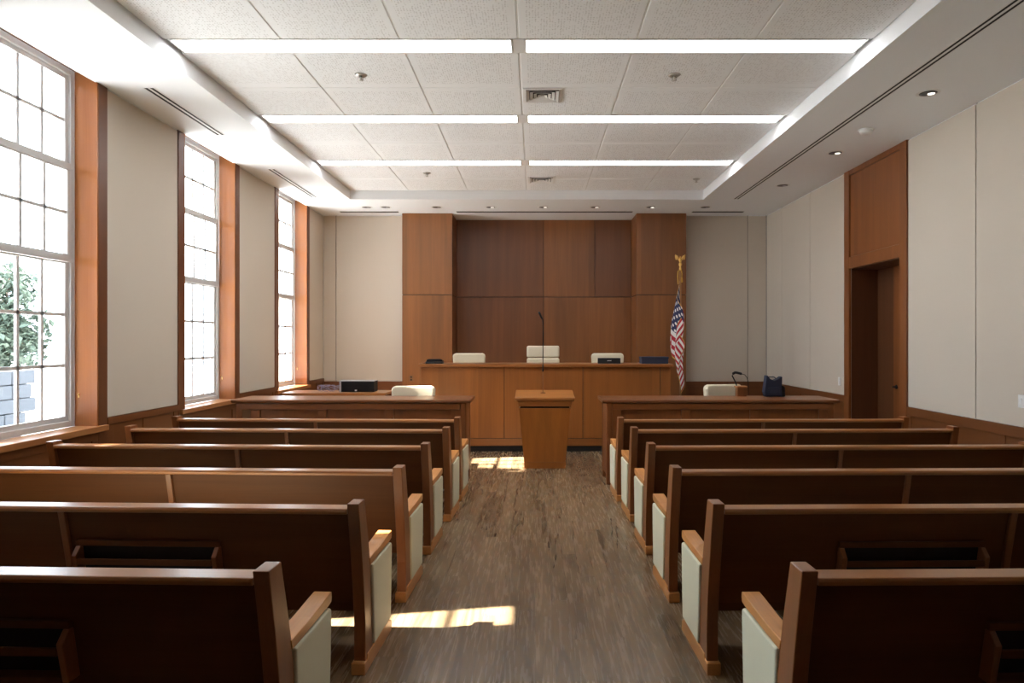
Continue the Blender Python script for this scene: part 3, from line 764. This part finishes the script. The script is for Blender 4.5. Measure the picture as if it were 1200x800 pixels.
# cloth
def cloth():
    m = MB(); NU, NW = 150, 117
    HO, FL = 1.2, 1.8
    ztop = 2.74
    grid = []
    def sm(t): t = max(0, min(1, t)); return t * t * (3 - 2 * t)
    kx = [(0, 0), (.22, -1), (.42, .28), (.62, -.62), (.82, .32), (1, -.35)]
    ky = [(0, 0), (.22, -.25), (.42, -.62), (.62, -.72), (.82, -1), (1, -1.1)]
    def kf(k, u):
        for (a0, v0), (a1, v1) in zip(k, k[1:]):
            if u <= a1: return v0 + (v1 - v0) * sm((u - a0) / (a1 - a0))
        return k[-1][1]
    for i in range(NU + 1):
        u = i / NU; col = []
        for j in range(NW + 1):
            w = j / NW
            z = ztop - HO * w * (1 - .52 * u) - 1.42 * u ** 1.05
            s = max(0, min(1, (ztop - z) / .85))
            A = .012 + .135 * sm(s) * (1 - .35 * sm((ztop - z - 1.1) / .6))
            x = -.018 + A * kf(kx, u) + .02 * sm(s) * math.sin(5 * w + 3 * u)
            y = -.022 + (.03 + .13 * s) * kf(ky, u) + .014 * math.sin(6 * w - 7 * u) * s
            col.append(m.bm.verts.new((x, y, z)))
        grid.append(col)
    stars = []
    for r in range(9):
        n = 6 if r % 2 == 0 else 5
        for c in range(n): stars.append((((c + .5) / 6 if n == 6 else (c + 1) / 6) * .40, (r + .5) / 9 * .538))
    for i in range(NU):
        for j in range(NW):
            u = (i + .5) / NU; w = (j + .5) / NW
            st = int(w * 13)
            mi = 1 if st % 2 == 0 else 2
            if u < .40 and w < 7 / 13:
                mi = 0
                for su, sw in stars:
                    if ((u - su) * FL) ** 2 + ((w - sw) * HO) ** 2 < .024 ** 2: mi = 2; break
            if u > .975 or w > .972 or (w < .02): mi = 3
            f = m.bm.faces.new((grid[i][j], grid[i + 1][j], grid[i + 1][j + 1], grid[i][j + 1])); f.smooth = True; f.material_index = mi
    return m
c = cloth().build('flag_cloth', ['fnavy', 'fred', 'fwhite', 'goldc'], t)
md = c.modifiers.new('thick', 'SOLIDIFY'); md.thickness = .003
MB().tube([(-.02, -.01, 2.86), (-.045, -.02, 2.84), (-.05, -.022, 2.75), (-.045, -.025, 2.62)], .008, 8).tube([(.015, -.015, 2.86), (.022, -.03, 2.8), (.02, -.03, 2.74)], .008, 8).lathe([(.004, .0), (.012, -.02), (.018, -.10), (.001, -.10)], (.02, -.03, 2.75), 12).build('tassel_cord', 'goldc', t)

# ------------------------------------------------------------------ outside
g = MB().box(-60, XO - .02, -30, 60, -.6, -.45).build('ground', 'concrete'); struct(g, 'pale ground outside the windows', 'ground')
def tree(name, label, loc, crown, trunk_h, n, leaf, seed, group=None, core=True):
    rnd = random.Random(seed)
    t = thing(name, label, 'tree', loc, 0, group)
    cx, cy, cz, rx, ry, rz = crown
    pts = [(0, 0, 0), (.05, .03, trunk_h * .4), (cx * .4, cy * .4, trunk_h * .75), (cx, cy, cz)]
    m = MB().tube(pts, .16, 10, r1=.05)
    for k in range(9):
        a = rnd.uniform(0, 2 * PI); q = rnd.uniform(.3, .8)
        m.tube([(cx * .5, cy * .5, trunk_h * .85), (cx + rx * q * .6 * math.cos(a), cy + ry * q * .6 * math.sin(a), cz + rz * rnd.uniform(-.5, .4)), (cx + rx * q * math.cos(a), cy + ry * q * math.sin(a), cz + rz * rnd.uniform(-.3, .7))], .04, 6, r1=.012)
    m.build('trunk', 'bark', t)
    m = MB()
    clumps = []
    for k in range(40):
        while True:
            p = Vector((rnd.uniform(-1, 1), rnd.uniform(-1, 1), rnd.uniform(-1, 1)))
            if p.length < 1: break
        clumps.append((p, rnd.uniform(.25, .42)))
    for k in range(n):
        c, r = clumps[k % len(clumps)]
        d = Vector((rnd.gauss(0, 1), rnd.gauss(0, 1), rnd.gauss(0, 1))).normalized() * r * rnd.uniform(.5, 1)
        p = c * .8 + d
        p = Vector((cx + p.x * rx, cy + p.y * ry, cz + p.z * rz))
        q = Matrix.Rotation(rnd.uniform(0, 6.28), 3, 'Z') @ Matrix.Rotation(rnd.uniform(-1.2, 1.2), 3, 'X') @ Matrix.Rotation(rnd.uniform(-.6, .6), 3, 'Y')
        L = leaf * rnd.uniform(.7, 1.3); w = L * .32
        v = [m.bm.verts.new(p + q @ Vector(c)) for c in ((0, -L / 2, 0), (w, 0, .12 * L), (0, L / 2, 0), (-w, 0, .12 * L))]
        m.bm.faces.new((v[0], v[1], v[2])); m.bm.faces.new((v[0], v[2], v[3]))
    if core:
        for c, r in clumps: m.ell((cx + c.x * .72 * rx, cy + c.y * .72 * ry, cz + c.z * .72 * rz), (r * .75 * rx, r * .75 * ry, r * .75 * rz), sub=1)
    m.build('foliage', 'leaf', t)
    return t
tree('garden_tree', 'leafy green tree seen through the lower panes of the nearest window', (-10.9, 13.5, -.45), (0, 0, 2.3, 1.2, .8, 1.7), 2.0, 5200, .16, 5, core=False)
tree('sun_blocker_tree', 'tall unseen tree added to keep sun off the nearest window', (-10.2, 5.42, -.45), (0, 0, 9.0, 1.5, 1.9, 2.7), 6.5, 9000, .22, 12, 'unseen trees added to block the sun')  # unseen crown, added to keep sun off the nearest window
tree('sun_blocker_tree', 'slender tall unseen tree added to shade the left counsel chair', (-17.2, 5.35, -.45), (0, 0, 15.9, .8, .72, 2.7), 13.0, 5000, .18, 14, 'unseen trees added to block the sun')  # added out of view to shade the left counsel chair
tree('sun_blocker_tree', 'shorter unseen tree added to block sun through the second window', (-14.2, 6.9, -.45), (0, 0, 11.55, 1.2, 1.0, 1.35), 9.6, 4500, .18, 13, 'unseen trees added to block the sun')  # unseen, added to block sun through the lower panes of the second window
wg = sroot('sun_blocker_block', 'unseen brick block added outside to trim the sun patch in the aisle', 'building')  # brick block added out of view, its edge trims the near sun patch
MB().prism([(-10, -6), (-10, 2.28), (-15, 1.40), (-15, -6)], -.45, 11, 'Z').build('blocker_wall', 'brick', wg)
MB().prism([(-9.97, -6.1), (-9.97, 2.28), (-15.1, 1.38), (-15.1, -6.1)], 11, 11.25, 'Z').build('blocker_cap', 'stone', wg)
w = MB(); rnd = random.Random(2)
y = 10.5
for row in range(6):
    y = 10.0 - .2 * (row % 2)
    while y < 12.6:
        l = rnd.uniform(.35, .6); w.box(-9.8 + rnd.uniform(-.02, .02), -9.5, y, y + l - .02, -.45 + row * .26, -.45 + row * .26 + .25); y += l
w = w.build('stone_wall', 'stone', bevel=.02); tag(w, 'low grey stone wall outside behind the garden tree', 'wall')

# ------------------------------------------------------------------ light
wd = bpy.data.worlds.new('sky'); sc.world = wd; wd.use_nodes = True
bg = wd.node_tree.nodes['Background']; bg.inputs[0].default_value = (.76, .885, 1.0, 1); bg.inputs[1].default_value = 7.6
sun = bpy.data.lights.new('sun', 'SUN'); sun.energy = 62; sun.angle = .009; sun.color = (1, .95, .87)
so = bpy.data.objects.new('sun', sun); COL.objects.link(so)
d = Vector((1, .175, -.975)).normalized(); so.rotation_euler = d.to_track_quat('-Z', 'Y').to_euler(); so.location = (-12, 4, 14)

# ------------------------------------------------------------------ camera
cam = bpy.data.cameras.new('camera'); co = bpy.data.objects.new('camera', cam); COL.objects.link(co)
co.location = (0, 0, 1.67); co.rotation_euler = (PI / 2, 0, 0)
cam.sensor_width = 36; cam.lens = 24; cam.shift_x = -27 / 1200; cam.shift_y = -2 / 1200; cam.clip_start = .05; cam.clip_end = 200
sc.camera = co
sc.view_settings.view_transform = 'Standard'; sc.view_settings.look = 'None'; sc.view_settings.gamma = 1; sc.view_settings.use_curve_mapping = False
sc.view_settings.exposure = 0.45
sc.cycles.use_denoising = True
try: sc.cycles.denoiser = 'OPENIMAGEDENOISE'
except Exception: pass
sc.cycles.max_bounces = 10; sc.cycles.diffuse_bounces = 6; sc.cycles.transparent_max_bounces = 12; sc.cycles.sample_clamp_indirect = 8
